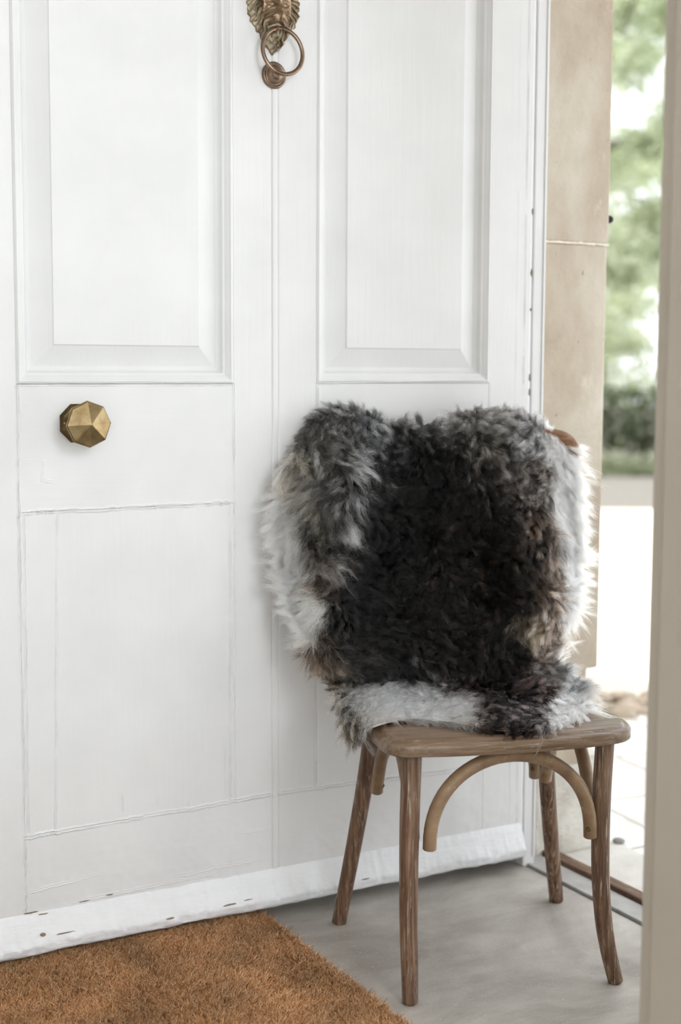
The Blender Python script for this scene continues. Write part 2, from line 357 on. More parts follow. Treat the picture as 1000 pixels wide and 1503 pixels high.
def leaves(name, C_, mat, size, parent):
    n = len(C_); A = RNG.normal(size=(n, 3)); A /= np.linalg.norm(A, axis=1)[:, None]; Bv = np.cross(A, RNG.normal(size=(n, 3))); Bv /= np.linalg.norm(Bv, axis=1)[:, None]
    s = size*RNG.uniform(.6, 1.3, (n, 1)); Nn = np.cross(A, Bv)
    V = np.stack([C_-A*s, C_+Bv*s*.45+Nn*s*.12, C_+A*s, C_-Bv*s*.45+Nn*s*.12], 1).reshape(-1, 3); F = np.arange(n*4).reshape(n, 4)
    o = np_mesh(name, V, F, mat, parent, smooth=False); at = o.data.attributes.new('lv', 'FLOAT', 'POINT'); at.data.foreach_set('value', np.repeat(RNG.random(n), 4).astype(np.float32)); return o
def tree(x, y, h, r, mat, n, label, seed, z0=.5):
    rg = np.random.default_rng(seed); t = empty('tree', (x, y, -.02)); tag(t, label, 'tree')
    bm = bmesh.new(); top = h*.7; tube_bm(bm, spline([(0,0,0), (.08*math.sin(seed), .05, top*.4), (.15*math.cos(seed), -.08, top)]), [.16-.11*i/16 for i in range(17)], n=10)
    for k in range(7):
        a = k*2.4+seed; z = top*(.35+.09*k); tube_bm(bm, spline([(0,0,z), (math.cos(a)*r*.4, math.sin(a)*r*.4, z+.4), (math.cos(a)*r*.8, math.sin(a)*r*.8, z+.9)], 4), [.06-.005*i for i in range(9)], n=7)
    bm_obj('trunk', bm, m_bark, t, smooth=True)
    nc = 60; cz = rg.uniform(z0, h, nc); rad = r*np.sqrt(np.clip(1-((cz-h*.45)/(h*.6))**2, .08, 1)); an = rg.uniform(0, 6.28, nc); rr_ = rad*np.sqrt(rg.uniform(.1, 1, nc))
    cc = np.stack([np.cos(an)*rr_, np.sin(an)*rr_, cz], 1); pick = rg.integers(0, nc, n)
    P = cc[pick]+rg.normal(size=(n, 3))*rg.uniform(.18, .42, (nc, 1))[pick]*np.array([1, 1, .6]); P[:, 2] = np.maximum(P[:, 2], .15)
    leaves('crown', P, mat, .075, t)
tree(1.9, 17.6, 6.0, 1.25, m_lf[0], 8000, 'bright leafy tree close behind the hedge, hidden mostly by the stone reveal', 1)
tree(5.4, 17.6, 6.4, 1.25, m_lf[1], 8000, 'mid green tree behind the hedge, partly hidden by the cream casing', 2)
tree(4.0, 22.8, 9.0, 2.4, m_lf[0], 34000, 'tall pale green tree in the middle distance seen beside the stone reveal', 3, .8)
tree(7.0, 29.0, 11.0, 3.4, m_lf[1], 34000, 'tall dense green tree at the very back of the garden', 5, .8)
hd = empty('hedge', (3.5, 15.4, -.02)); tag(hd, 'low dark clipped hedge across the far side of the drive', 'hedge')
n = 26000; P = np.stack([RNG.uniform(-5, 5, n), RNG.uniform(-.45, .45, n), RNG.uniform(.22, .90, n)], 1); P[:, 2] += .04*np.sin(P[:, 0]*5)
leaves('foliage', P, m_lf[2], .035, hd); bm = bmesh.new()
for i in range(26): x = -4.9+i*.39; tube_bm(bm, [(x, 0, 0), (x+.03, .02, .4), (x-.02, 0, .8)], [.03, .022, .012], n=7)
bm_obj('stems', bm, m_bark, hd, smooth=True)
hb = empty('low_planting', (3.5, 14.5, -.02)); tag(hb, 'low grey green plants growing along the foot of the hedge', 'plants', kind='stuff')
n = 9000; P = np.stack([RNG.uniform(-5, 5, n), np.clip(RNG.normal(0, .1, n), -.2, .2), np.abs(RNG.normal(0, .1, n))], 1); leaves('foliage', P, m_lf[3], .04, hb)

# ================================================================= THE DOOR
door = empty('door_1', HINGE, DA); door['kind'] = 'structure'
# joint lines: (axis, c0, c1, a, b, groove depth, ridge height, width, wobble). 'v' runs along z at u=c
LINES = [
 ('v', -1.085, -1.084, .10, 1.04, .0016, .0012, .0016, .0022), ('v', -1.078, -1.076, .25, .815, .0016, .0010, .0014, .0016),
 ('v', -1.028, -1.016, .247, .815, .0008, .0014, .0013, .0016),
 ('v', -.687, -.685, .25, .812, .0022, .0018, .0019, .0020), ('v', -.676, -.676, .25, 1.04, .0014, .0010, .0016, .0010),
 ('v', -.695, -.698, .25, .36, .0006, .0006, .0012, .001),
 ('v', -.5025, -.500, .252, 1.04, .0020, .0014, .0019, .0018), ('v', -.104, -.100, .23, 1.04, .0010, .0008, .0014, .0012),
 ('v', -.033, -.036, .10, 2.05, .0005, .0006, .0012, .0004), ('v', -.014, -.016, .10, 2.05, .0009, .0008, .0013, .0006),
 ('v', -.90, -.902, .262, .292, .0005, .0008, .0011, .001), ('v', -.832, -.832, .262, .29, .0005, .0008, .0011, .001), ('v', -.770, -.770, .250, .262, .0005, .0008, .0011, .001),
 ('h', .8165, .8185, -1.085, -.685, .0018, .0016, .0018, .0022), ('h', .8165, .8185, -.50, -.104, .0016, .0012, .0018, .0016),
 ('h', .2405, .2480, -1.085, -.597, .0018, .0016, .0018, .0024), ('h', .250, .236, -.585, -.104, .0016, .0014, .0018, .0022),
 ('h', 1.0385, 1.0390, -1.085, -.677, .0012, .0010, .0016, .0006), ('h', 1.0405, 1.0480, -.503, -.104, .0012, .0010, .0016, .0006),
 ('h', .139, .150, -1.08, -.95, .0006, .0010, .0014, .0020), ('h', .120, .124, -.80, -.62, .0005, .0006, .0014, .0024), ('h', .108, .110, -1.0, -.72, .0006, .0010, .0014, .0030),
 ('h', .183, .180, -.66, -.60, .0004, .0009, .0013, .0040), ('h', .214, .186, -.615, -.597, .0005, .0006, .0012, .0030),
 ('h', .905, .903, -1.075, -1.03, .0006, .0004, .0012, .0010), ('v', -1.043, -1.038, .87, .905, .0005, .0010, .0013, .0012), ('h', .872, .870, -1.04, -1.022, .0005, .0008, .0013, .001),
]
def sstep(x): x = np.clip(x, 0, 1); return x*x*(3-2*x)
UP = [(-1.085, -.677), (-.503, -.104)]; UPZ = (1.0395, 1.862)
LOW = [(-1.085, -.677), (-.503, -.104)]
def raised(U, Z, ua, ub, za, zb):
    """profile of a raised and fielded panel inside its ovolo moulding, by distance to the nearest edge"""
    d = np.minimum(np.minimum(U-ua, ub-U), np.minimum(Z-za, zb-Z)); h = np.zeros_like(d)
    m_ = d > 0
    h = np.where(m_, .0030*np.exp(-((d-.0045)/.0026)**2) - .0170*sstep((d-.006)/.023) + .0028*np.exp(-((d-.0185)/.0024)**2), h)   # little bead then the ovolo going down
    h = np.where(d > .0285, -.0185 + .0145*np.clip((d-.030)/.037, 0, 1), h)
    h = np.where(d > .067, -.0016, h); return h
def height(U, Z, own=None):
    h = np.zeros_like(U)
    for a, b in UP: h = h + raised(U, Z, a, b, *UPZ)
    # centre bead from top to bottom
    x = (U+.591)/.006
    h = h - .0022*(np.exp(-((U+.5975)/.0013)**2)+np.exp(-((U+.5845)/.0013)**2)) + np.where(np.abs(x) < 1, .0012*np.sqrt(np.clip(1-x*x, 0, 1)), 0)
    for k, (ax, c0, c1, a, b, dep, rid, wd_, wob) in enumerate(LINES):
        A, Cc = (Z, U) if ax == 'v' else (U, Z); t = np.clip((A-a)/(b-a), 0, 1); inside = sstep((A-a)/.006+.5)*sstep((b-A)/.006+.5)
        P = np.stack([A*22, np.full_like(A, k*3.7), np.zeros_like(A)], -1); P2 = P*np.array([5.5, 1, 1]); w = wob*(.6*vnoise(P)+.50*vnoise(P2)+.35*vnoise(P2*2.6)); wd_ = wd_*.8
        dd = Cc-(c0+(c1-c0)*t+w); amp = .55+.45*vnoise(P*.8+9.3)+.35*vnoise(P2+4)
        h = h + (1.6+.6*(k < 22 and k not in (7, 8, 9)))*inside*amp*(rid*np.exp(-((dd+wd_*1.3)/(wd_*1.2))**2)+.5*rid*np.exp(-((dd-wd_*1.6)/(wd_*1.4))**2)-dep*np.exp(-(dd/(wd_*.75))**2))
    # slow unevenness of old timber and paint
    P = np.stack([U*7, Z*2.2, np.zeros_like(U)], -1); h = h + .0008*vnoise(P)
    P = np.stack([U*30, Z*30, np.ones_like(U)], -1); low = sstep((.30-Z)/.2); h = h + .0006*vnoise(P)*low + .0004*vnoise(P*2.7)*low
    return h
def axis_samples(a, b, marks, coarse=.0055):
    s = [np.linspace(a, b, max(2, int(math.ceil((b-a)/coarse))+1))]
    for c, r, st in marks:
        lo, hi = max(a, c-r), min(b, c+r)
        if hi > lo: s.append(np.arange(lo, hi, st))
    v = np.unique(np.round(np.concatenate(s), 5)); v = v[(v >= a) & (v <= b)]
    keep = [v[0]]
    for x in v[1:-1]:
        if x-keep[-1] > .00055: keep.append(x)
    if v[-1]-keep[-1] < .0003: keep.pop()
    keep.append(v[-1]); return np.array(keep)
UM = [(-.591, .009, .0007)]+[((l[1]+l[2])/2, .006+abs(l[1]-l[2])/2+l[8], .0008) for l in LINES if l[0] == 'v']
for a, b in UP: UM += [(a+.035, .036, .0012), (b-.035, .036, .0012)]
ZM = [((l[1]+l[2])/2, .006+abs(l[1]-l[2])/2+l[8], .0008) for l in LINES if l[0] == 'h']+[(UPZ[0]+.035, .036, .0012), (UPZ[1]-.035, .036, .0012)]
def face(name, u0_, u1_, z0_, z1_, mat):
    us = axis_samples(u0_, u1_, UM); zs = axis_samples(z0_, z1_, ZM); U, Z = np.meshgrid(us, zs); Hh = height(U, Z)
    nz, nu = U.shape; V = np.stack([U, -Hh, Z], -1).reshape(-1, 3); idx = np.arange(nz*nu).reshape(nz, nu)
    F = np.stack([idx[:-1, :-1], idx[:-1, 1:], idx[1:, 1:], idx[1:, :-1]], -1).reshape(-1, 4)
    # sides and back so that the member is solid
    ring = np.concatenate([idx[0, :], idx[1:, -1], idx[-1, -2::-1], idx[-2:0:-1, 0]]); nb = len(V); R = V[ring].copy(); R[:, 1] = .022
    V = np.concatenate([V, R]); m_ = len(ring); k = np.arange(m_); F = np.concatenate([F, np.stack([ring[(k+1) % m_], ring[k], nb+k, nb+(k+1) % m_], -1)])
    return np_mesh(name, V, F, mat, door)
face('stile', -1.184, -1.0855, .03, 2.05, m_pv); face('stile', -.104, 0, .03, 2.05, m_pv); face('stile', -.6765, -.5035, .243, 2.05, m_pv)
face('lock_rail', -1.085, -.677, .8175, 1.0385, m_ph); face('lock_rail', -.503, -.1045, .8175, 1.0385, m_ph)
face('top_rail', -1.085, -.677, 1.8625, 2.05, m_ph); face('top_rail', -.503, -.1045, 1.8625, 2.05, m_ph)
face('bottom_rail', -1.085, -.1045, .03, .2425, m_ph)
face('panel', -1.085, -.677, 1.039, 1.862, m_pv); face('panel', -.503, -.1045, 1.039, 1.862, m_pv)
face('panel', -1.085, -.677, .243, .817, m_pv); face('panel', -.503, -.1045, .243, .817, m_pv)
box('door_back', (-1.184, 0, .022, .045, .03, 2.05), m_pv, door)
# weather board along the foot of the door: sloped top, chipped lower edge
nu = 700; us = np.linspace(-1.184, -.004, nu); prof = [(.1, .000), (.0975, .0035), (.085, .0075), (.066, .0155), (.052, .0215), (.0465, .0235), (.0435, .0225), (.036, .0205), (.031, .0190), (.0285, .010), (.0285, 0)]
V = []
for j, (z, y) in enumerate(prof):
    P = np.stack([us*38, np.full(nu, j*.9), np.zeros(nu)], -1); P2 = P*3.1; a = .0009*vnoise(P)+.0006*vnoise(P2); e = 1 if 3 < j < 10 else .4
    P3 = np.stack([us*11, np.zeros(nu), np.zeros(nu)], -1); chip = np.clip(vnoise(P3*4)*1.4-.55, 0, 1)*(.004 if j in (5, 6) else .0015)
    V.append(np.stack([us, -(y+a*e*2-chip), z+a*e*2.2+.0022*vnoise(P3)*(j > 2)], -1))
V = np.stack(V, 0); nj = len(prof); idx = np.arange(nj*nu).reshape(nj, nu); F = np.stack([idx[:-1, :-1], idx[1:, :-1], idx[1:, 1:], idx[:-1, 1:]], -1).reshape(-1, 4)
V = V.reshape(-1, 3); ends = []
wb = np_mesh('weather_board', V, F, m_chip, door); 
# little flakes of bare timber where the paint has come off
m_bare = plain('bare weathered timber', (128,112,94), .85, .2, 60, .5)
rs = random.Random(11)
for u, z, L, hgt in [(-1.077, .1015, .030, .0016), (-1.055, .0965, .020, .0012), (-1.06, .064, .012, .0035), (-.98, .1045, .022, .0010), (-.93, .108, .014, .0014), (-.70, .0535, .040, .0016), (-.66, .056, .022, .001), (-.82, .050, .02, .0018), (-.40, .052, .022, .0012), (-1.02, .060, .035, .0012)]:
    yy = float(np.interp(.1-z, [.1-p[0] for p in prof], [p[1] for p in prof])) if z < .1 else 0.0
    bm = bmesh.new(); k = 12; vs = []
    for i in range(k):
        a = 2*math.pi*i/k; q = .7+.45*rs.random(); zz = z+math.sin(a)*hgt*q; y2 = float(np.interp(.1-zz, [.1-p[0] for p in prof], [p[1] for p in prof]))
        vs.append(bm.verts.new((u+math.cos(a)*L*.5*q, -(y2+.0014), zz)))
    c = bm.verts.new((u, -(yy+.0016), z))
    for i in range(k): bm.faces.new((vs[i], vs[(i+1) % k], c))
    bmesh.ops.recalc_face_normals(bm, faces=bm.faces); bm_obj('bare_patch', bm, m_bare, wb)
# keep the paint chips along the hinge edge
for z in (1.39, 1.265, 1.19, 1.05, 1.02, .96, .90):
    bm = bmesh.new(); bmesh.ops.create_icosphere(bm, subdivisions=2, radius=.5)
    for v in bm.verts: v.co = Vector((v.co.x*.0045, v.co.y*.003, v.co.z*(.007+.014*((z*37) % 1))))*(1+.5*noise.noise(v.co*3+Vector((z*9, 0, 0))))
    bm_obj('edge_chip', bm, m_bare, door, loc=(-.0005, .001, z), smooth=True)

# ---- octagonal centre knob and its rose
kn = empty('door_knob', (-.976, 0, .9705), 0, door)
bm = bmesh.new(); lathe_bm(bm, [(.0365, 0), (.0365, .003), (.031, .0075), (.017, .011), (.0125, .018), (.0125, .020)], 8, phase=math.pi/8); bmesh.ops.bevel(bm, geom=bm.edges[:], offset=.0006, segments=2, affect='EDGES')
bm_obj('rose', bm, m_brass_d, kn)
bm = bmesh.new(); lathe_bm(bm, [(.011, .0), (.011, .030), (.0185, .0340), (.0375, .0500), (.0408, .0535), (.0408, .0555), (.0385, .0580), (.0010, .0720)], 8, phase=.05); bmesh.ops.bevel(bm, geom=bm.edges[:], offset=.0005, segments=1, affect='EDGES')
bm_obj('knob', bm, m_brass, kn)
for sx, sz in ((-.0265, 0), (.0, .0275), (.0265, 0)):
    bm = bmesh.new(); lathe_bm(bm, [(.0032, .006), (.0032, .0088), (.002, .0098), (.0001, .0100)], 12); bmesh.ops.translate(bm, verts=bm.verts, vec=(sx, 0, sz)); bm_obj('screw', bm, m_brass, kn, smooth=True)

# ---- lion mask knocker
kk = empty('door_knocker', (-.596, 0, 1.722), 0, door)
nr, na = 110, 420; rr_ = np.linspace(0, 1, nr)[:, None]*np.ones((1, na)); th = np.linspace(0, 2*np.pi, na, endpoint=False)[None, :]*np.ones((nr, 1))
def outline(t):
    x, y = np.cos(t), np.sin(t)
    base = 1/np.sqrt((x/.0525)**2+(y/np.where(y > 0, .072, .054))**2)
    point = 1+.50*np.exp(-((t-1.5*np.pi)/.36)**2)
    return base*point*(1+.022*np.sin(t*19)+.015*np.sin(t*31+1))
Rr = outline(th)*rr_; X = Rr*np.cos(th); Y = Rr*np.sin(th)          # metres; Y up
def g(x0, y0, sx, sy, r=0.0):
    c, s = math.cos(r), math.sin(r); dx, dy = X-x0*1.08, (Y+.008)-y0*1.05; a, b = c*dx+s*dy, -s*dx+c*dy; return np.exp(-(a/sx)**2-(b/sy)**2)
edge = sstep((1-rr_)/.10); Hh = .004+.012*edge*(1-.3*rr_**2)
fx, fy = X/.0325, (Y-.002)/.047; fm = np.clip(1.05-np.sqrt(fx**2+fy**2), 0, 1); face_m = sstep(fm/.22)
# mane: flame-like locks sweeping outwards
P = np.stack([X*55, Y*55, np.zeros_like(X)], -1); warp = vnoise(P)*.9+vnoise(P*2.1)*.35
ang = np.arctan2(X, -Y+.02)
lock = 1-2.2*np.abs(np.sin(ang*6.5+warp*2.2+rr_*3.2*np.sign(X)))+.70*np.sin(ang*41+warp*7+rr_*12*np.sign(X)); mane = .0046*lock*(1-face_m)*edge
mane += .0050*np.clip(vnoise(P*1.25+7), -1, 1)*(1-face_m)*edge
Hh = Hh+mane+.0150*np.sqrt(np.clip(fm, 0, 1))*face_m
Hh += .006*g(0, .016, .0065, .022)+.0095*g(0, -.0045, .0090, .0075)+.004*g(0, .001, .011, .006)           # nose bridge and tip
Hh += .0075*(g(-.0095, -.015, .0095, .0075)+g(.0095, -.015, .0095, .0075))                                 # muzzle pads
Hh -= .0060*g(0, -.0145, .0014, .006)+.007*(g(-.006, -.0245, .009, .0022, .3)+g(.006, -.0245, .009, .0022, -.3))  # philtrum, mouth
Hh += .008*g(0, -.0335, .0075, .0060)                                                                     # chin
Hh -= .0100*(g(-.0135, .0125, .0078, .0058)+g(.0135, .0125, .0078, .0058))                                 # eye sockets
Hh += .0085*(g(-.0135, .0115, .0044, .0030)+g(.0135, .0115, .0044, .0030))-.0040*(g(-.0135, .0115, .0013, .0013)+g(.0135, .0115, .0013, .0013))
Hh += .0055*(g(-.0125, .0215, .0095, .0032, -.35)+g(.0125, .0215, .0095, .0032, .35))                      # brows
Hh -= .004*(g(-.024, -.004, .004, .012)+g(.024, -.004, .004, .012))
beard = sstep((-.036-Y)/.008)*np.exp(-(X/.024)**2); Hh += beard*(.006+.0034*np.sin(X*760+warp*5+Y*60))*edge
whisk = np.exp(-((np.abs(X)-.018)/.008)**2)*np.exp(-((Y+.018)/.012)**2); Hh += whisk*.0022*np.sin(Y*900+np.abs(X)*500)
Hh = np.where(rr_ >= .999, 0, Hh); Hh = np.maximum(Hh, 0)
V = np.stack([X, -Hh, Y], -1); V[0] = V[0].mean(0); V = V.reshape(-1, 3); idx = np.arange(nr*na).reshape(nr, na); nx = np.roll(idx, -1, 1)
F = np.stack([idx[:-1], idx[1:], nx[1:], nx[:-1]], -1).reshape(-1, 4)
sm = Hh.copy()
for _ in range(10): sm[1:-1] = (sm[1:-1]+sm[2:]+sm[:-2]+np.roll(sm, 1, 1)[1:-1]+np.roll(sm, -1, 1)[1:-1])/5
cav = np.clip((Hh-sm)/.0007*.5+.62, 0, 1)*.85+.35*np.clip(face_m, 0, 1)
lm = np_mesh('lion_mask', V, F, m_lion, kk); at = lm.data.attributes.new('cav', 'FLOAT', 'POINT'); at.data.foreach_set('value', cav.astype(np.float32).ravel())
rc = Vector((.0065, -.0285, -.0805)); ring_pts = []
bm = bmesh.new(); Rg, rt, n1, n2 = .0405, .0040, 72, 16; vv = []
for i in range(n1):
    a = 2*math.pi*i/n1; row = []
    for j in range(n2):
        b = 2*math.pi*j/n2; q = Rg+rt*math.cos(b); row.append(bm.verts.new((rc.x+q*math.sin(a), rc.y+rt*math.sin(b)+q*math.cos(a)*.16, rc.z+q*math.cos(a)*1.03)))
    vv.append(row)
for i in range(n1):
    for j in range(n2): bm.faces.new((vv[i][j], vv[(i+1) % n1][j], vv[(i+1) % n1][(j+1) % n2], vv[i][(j+1) % n2]))
bmesh.ops.recalc_face_normals(bm, faces=bm.faces); bm_obj('ring', bm, m_copper, kk, smooth=True)
st = empty('striker_plate', (-.594, 0, 1.603), 0, door)
bm = bmesh.new(); lathe_bm(bm, [(.0245, 0), (.0245, .003), (.0225, .0062), (.0205, .0066), (.0195, .0052), (.0170, .0052), (.0155, .009), (.0130, .015), (.0110, .0195), (.007, .0225), (.0005, .0235)], 56)
bm_obj('rosette', bm, m_copper, st, smooth=True)

# ================================================================= THE CHAIR
CH = empty('bentwood_chair', (.264, 2.52, 0), math.radians(13.5)); tag(CH, 'limed brown bentwood chair with curved braces standing in front of the white door', 'chair')
def leg(name, pts, rads):
    s = spline(pts, 8); n_ = len(s); r = list(np.interp(np.linspace(0, 1, n_), np.linspace(0, 1, len(rads)), rads)); return tube(name, s, r, m_leg, CH, n=20, round_cap=.002)
leg('leg', [(-.188, -.168, .433), (-.191, -.168, .30), (-.191, -.168, .15), (-.189, -.170, .06), (-.188, -.172, .0022)], [.0172, .0168, .0155, .0145, .0135])
leg('leg', [(.158, -.168, .433), (.154, -.168, .33), (.155, -.168, .21), (.162, -.169, .12), (.172, -.171, .06), (.186, -.174, .0022)], [.0165, .0162, .0160, .0152, .0142, .0132])
leg('leg', [(-.171, .148, .434), (-.175, .155, .35), (-.194, .172, .20), (-.224, .195, .0022)], [.0172, .0168, .0155, .0142])
leg('leg', [(.172, .150, .434), (.178, .156, .35), (.200, .178, .18), (.230, .208, .0022)], [.0172, .0168, .0158, .0142])
# seat: rounded trapezoid of ply with a soft top edge
def seat_outline(s=1.0, dz=0):
    c = [(-.238, -.10), (-.228, -.185), (-.165, -.208), (-.04, -.216), (.10, -.210), (.195, -.182), (.222, -.10), (.218, .0), (.196, .11), (.14, .185), (.0, .212), (-.14, .19), (-.205, .11), (-.236, .0)]
    out = []; n_ = len(c)
    for i in range(n_):
        a, b, cc_, d = [np.array(c[(i+k) % n_]) for k in (-1, 0, 1, 2)]
        for k in range(10):
            t = k/10; out.append(.5*((2*b)+(-a+cc_)*t+(2*a-5*b+4*cc_-d)*t*t+(-a+3*b-3*cc_+d)*t**3))
    return out
bm = bmesh.new(); O_ = seat_outline(); cx = Vector((-.008, 0)); rings = []
for z, ins in [(.433, .010), (.4335, .003), (.436, .0005), (.4495, .0), (.4525, .0015), (.4545, .006), (.4550, .010), (.4562, .0135), (.4595, .016), (.4600, .020), (.4596, .060), (.459, .12)]:
    row = []
    for i, p in enumerate(O_):
        q = Vector((p[0], p[1]))-cx; L = q.length; row.append(bm.verts.new((cx.x+q.x*(L-ins)/L, q.y*(L-ins)/L, z)))
    rings.append(row)
for a, b in zip(rings, rings[1:]):
    for k in range(len(a)): bm.faces.new((a[k], a[(k+1) % len(a)], b[(k+1) % len(a)], b[k]))
bm.faces.new(rings[0][::-1]); bm.faces.new(rings[-1]); bmesh.ops.recalc_face_normals(bm, faces=bm.faces); bm_obj('seat', bm, m_seat, CH, smooth=True)
def screw(p, d, par):
    d = Vector(d).normalized(); bm = bmesh.new(); lathe_bm(bm, [(.0042, 0), (.0042, .0015), (.003, .0024), (.0014, .0018), (.0001, .0018)], 14)
    o = bm_obj('screw', bm, m_brass_d, par, smooth=True); o.matrix_local = Matrix.Translation(p) @ Vector((0,-1,0)).rotation_difference(d).to_matrix().to_4x4(); return o
def arch(p0, p1, top, bulge=.9, r=.0118):
    """bent brace from p0 up under the seat and down to p1"""
    p0, p1 = Vector(p0), Vector(p1); pts = []
    for i in range(33):
        a = math.pi*i/32; s = -math.cos(a); x = (1+s)/2; hgt = math.sin(a)**bulge; q = p0.lerp(p1, x); q.z = (p0.z+(p1.z-p0.z)*x)+(top-(p0.z+(p1.z-p0.z)*x))*hgt; pts.append(q)
    nrm = (p1-p0).cross(Vector((0,0,1))).normalized(); return tube('brace', pts, r, m_brace, CH, n=18, sx=1.0, ref=nrm, round_cap=.002)
b_front = arch((-.158, -.176, .268), (.131, -.176, .268), .4205, .84)
b_back = arch((-.160, .156, .275), (.160, .160, .275), .420, .84)
b_left = arch((-.176, -.140, .275), (-.171, .118, .280), .420, 1.7)
b_right = arch((.152, -.140, .275), (.166, .120, .280), .420, 1.7)
screw((.1235, -.1845, .284), (-.6, -1, 0), b_front); screw((-.1635, .1055, .295), (.35, -1, 0), b_left)
screw((-.154, .1445, .296), (0, -1, 0), b_back); screw((.150, .1480, .296), (0, -1, 0), b_back); screw((.160, .1080, .296), (-.3, -1, 0), b_right)
# steam-bent hoop of the back and its crossed slats
hp = spline([(-.168, .170, .452), (-.200, .205, .60), (-.228, .232, .76), (-.236, .246, .84), (-.205, .256, .905), (-.12, .262, .922), (0, .264, .925), (.12, .262, .922), (.205, .254, .936), (.254, .248, .922), (.266, .246, .86), (.230, .232, .74), (.200, .205, .60), (.170, .170, .452)], 10)
tube('back_hoop', hp, .0145, m_hoop, CH, n=18, ref=Vector((0,1,0)), round_cap=.002)
tube('cross_slat', spline([(-.150, .170, .462), (-.09, .178, .60), (.05, .228, .76), (.200, .252, .885)], 10), .0085, m_hoop, CH, n=14)
tube('cross_slat', spline([(.150, .172, .462), (.09, .186, .60), (-.05, .240, .76), (-.196, .254, .885)], 10), .0085, m_hoop, CH, n=14)

# ================================================================= DOORMAT
mt = empty('doormat', W(-.618, -.045, 0), DA); tag(mt, 'thick orange brown coir doormat lying partly under the foot of the white door', 'doormat')
MW, MD = .74, .70
box('backing', (-MW, 0, -MD, 0, .0006, .006), plain('dark mat backing', (96,70,44), .9), mt, bev=.001)
def mat_fibres():
    n = 150000; x = -MW*RNG.random(n)**1.0; y = -MD*RNG.random(n)
    # tufts: pull roots towards tuft centres, lean each tuft its own way
    cell = .0075; ix, iy = np.floor(x/cell), np.floor(y/cell)
    def hsh(a, b, s): return np.modf(np.abs(np.sin(a*12.9898+b*78.233+s*37.719)*43758.5453))[0]
    cxx, cyy = (ix+.2+.6*hsh(ix, iy, 1))*cell, (iy+.2+.6*hsh(ix, iy, 2))*cell
    x2, y2 = x*.45+cxx*.55, y*.45+cyy*.55
    L = .017*RNG.uniform(.75, 1.15, n)*(.9+.2*hsh(ix, iy, 3)); lx, ly_ = (hsh(ix, iy, 4)-.5)*.7, (hsh(ix, iy, 5)-.5)*.7-.15
    P = np.stack([x*6, y*6, np.zeros(n)], -1); lx = lx+.18*vnoise(P); ly_ = ly_+.18*vnoise(P+5)
    jx, jy = RNG.normal(0, .30, n), RNG.normal(0, .30, n); pts = []
    for k in range(4):
        t = k/3; pts.append(np.stack([x2+(lx+jx)*L*t*t+(x-x2)*t*.6, y2+(ly_+jy)*L*t*t+(y-y2)*t*.6, .005+L*t], -1))
    pts = np.stack(pts, 1); R = np.array([.00052, .00052, .00044, .00020])[None]*np.ones((n, 1))
    base = np.array([(204,154,108), (222,180,136), (172,124,84), (236,204,168), (114,82,56)])/255.; base = base**2.2
    pick = RNG.choice(5, n, p=[.36, .30, .16, .12, .06]); c = base[pick]*(1+.22*vnoise(np.stack([x*14, y*14, np.full(n, 3.)], -1)))[:, None]
    return fibres('pile', pts, R, c, m_coir, mt)
mf = mat_fibres()

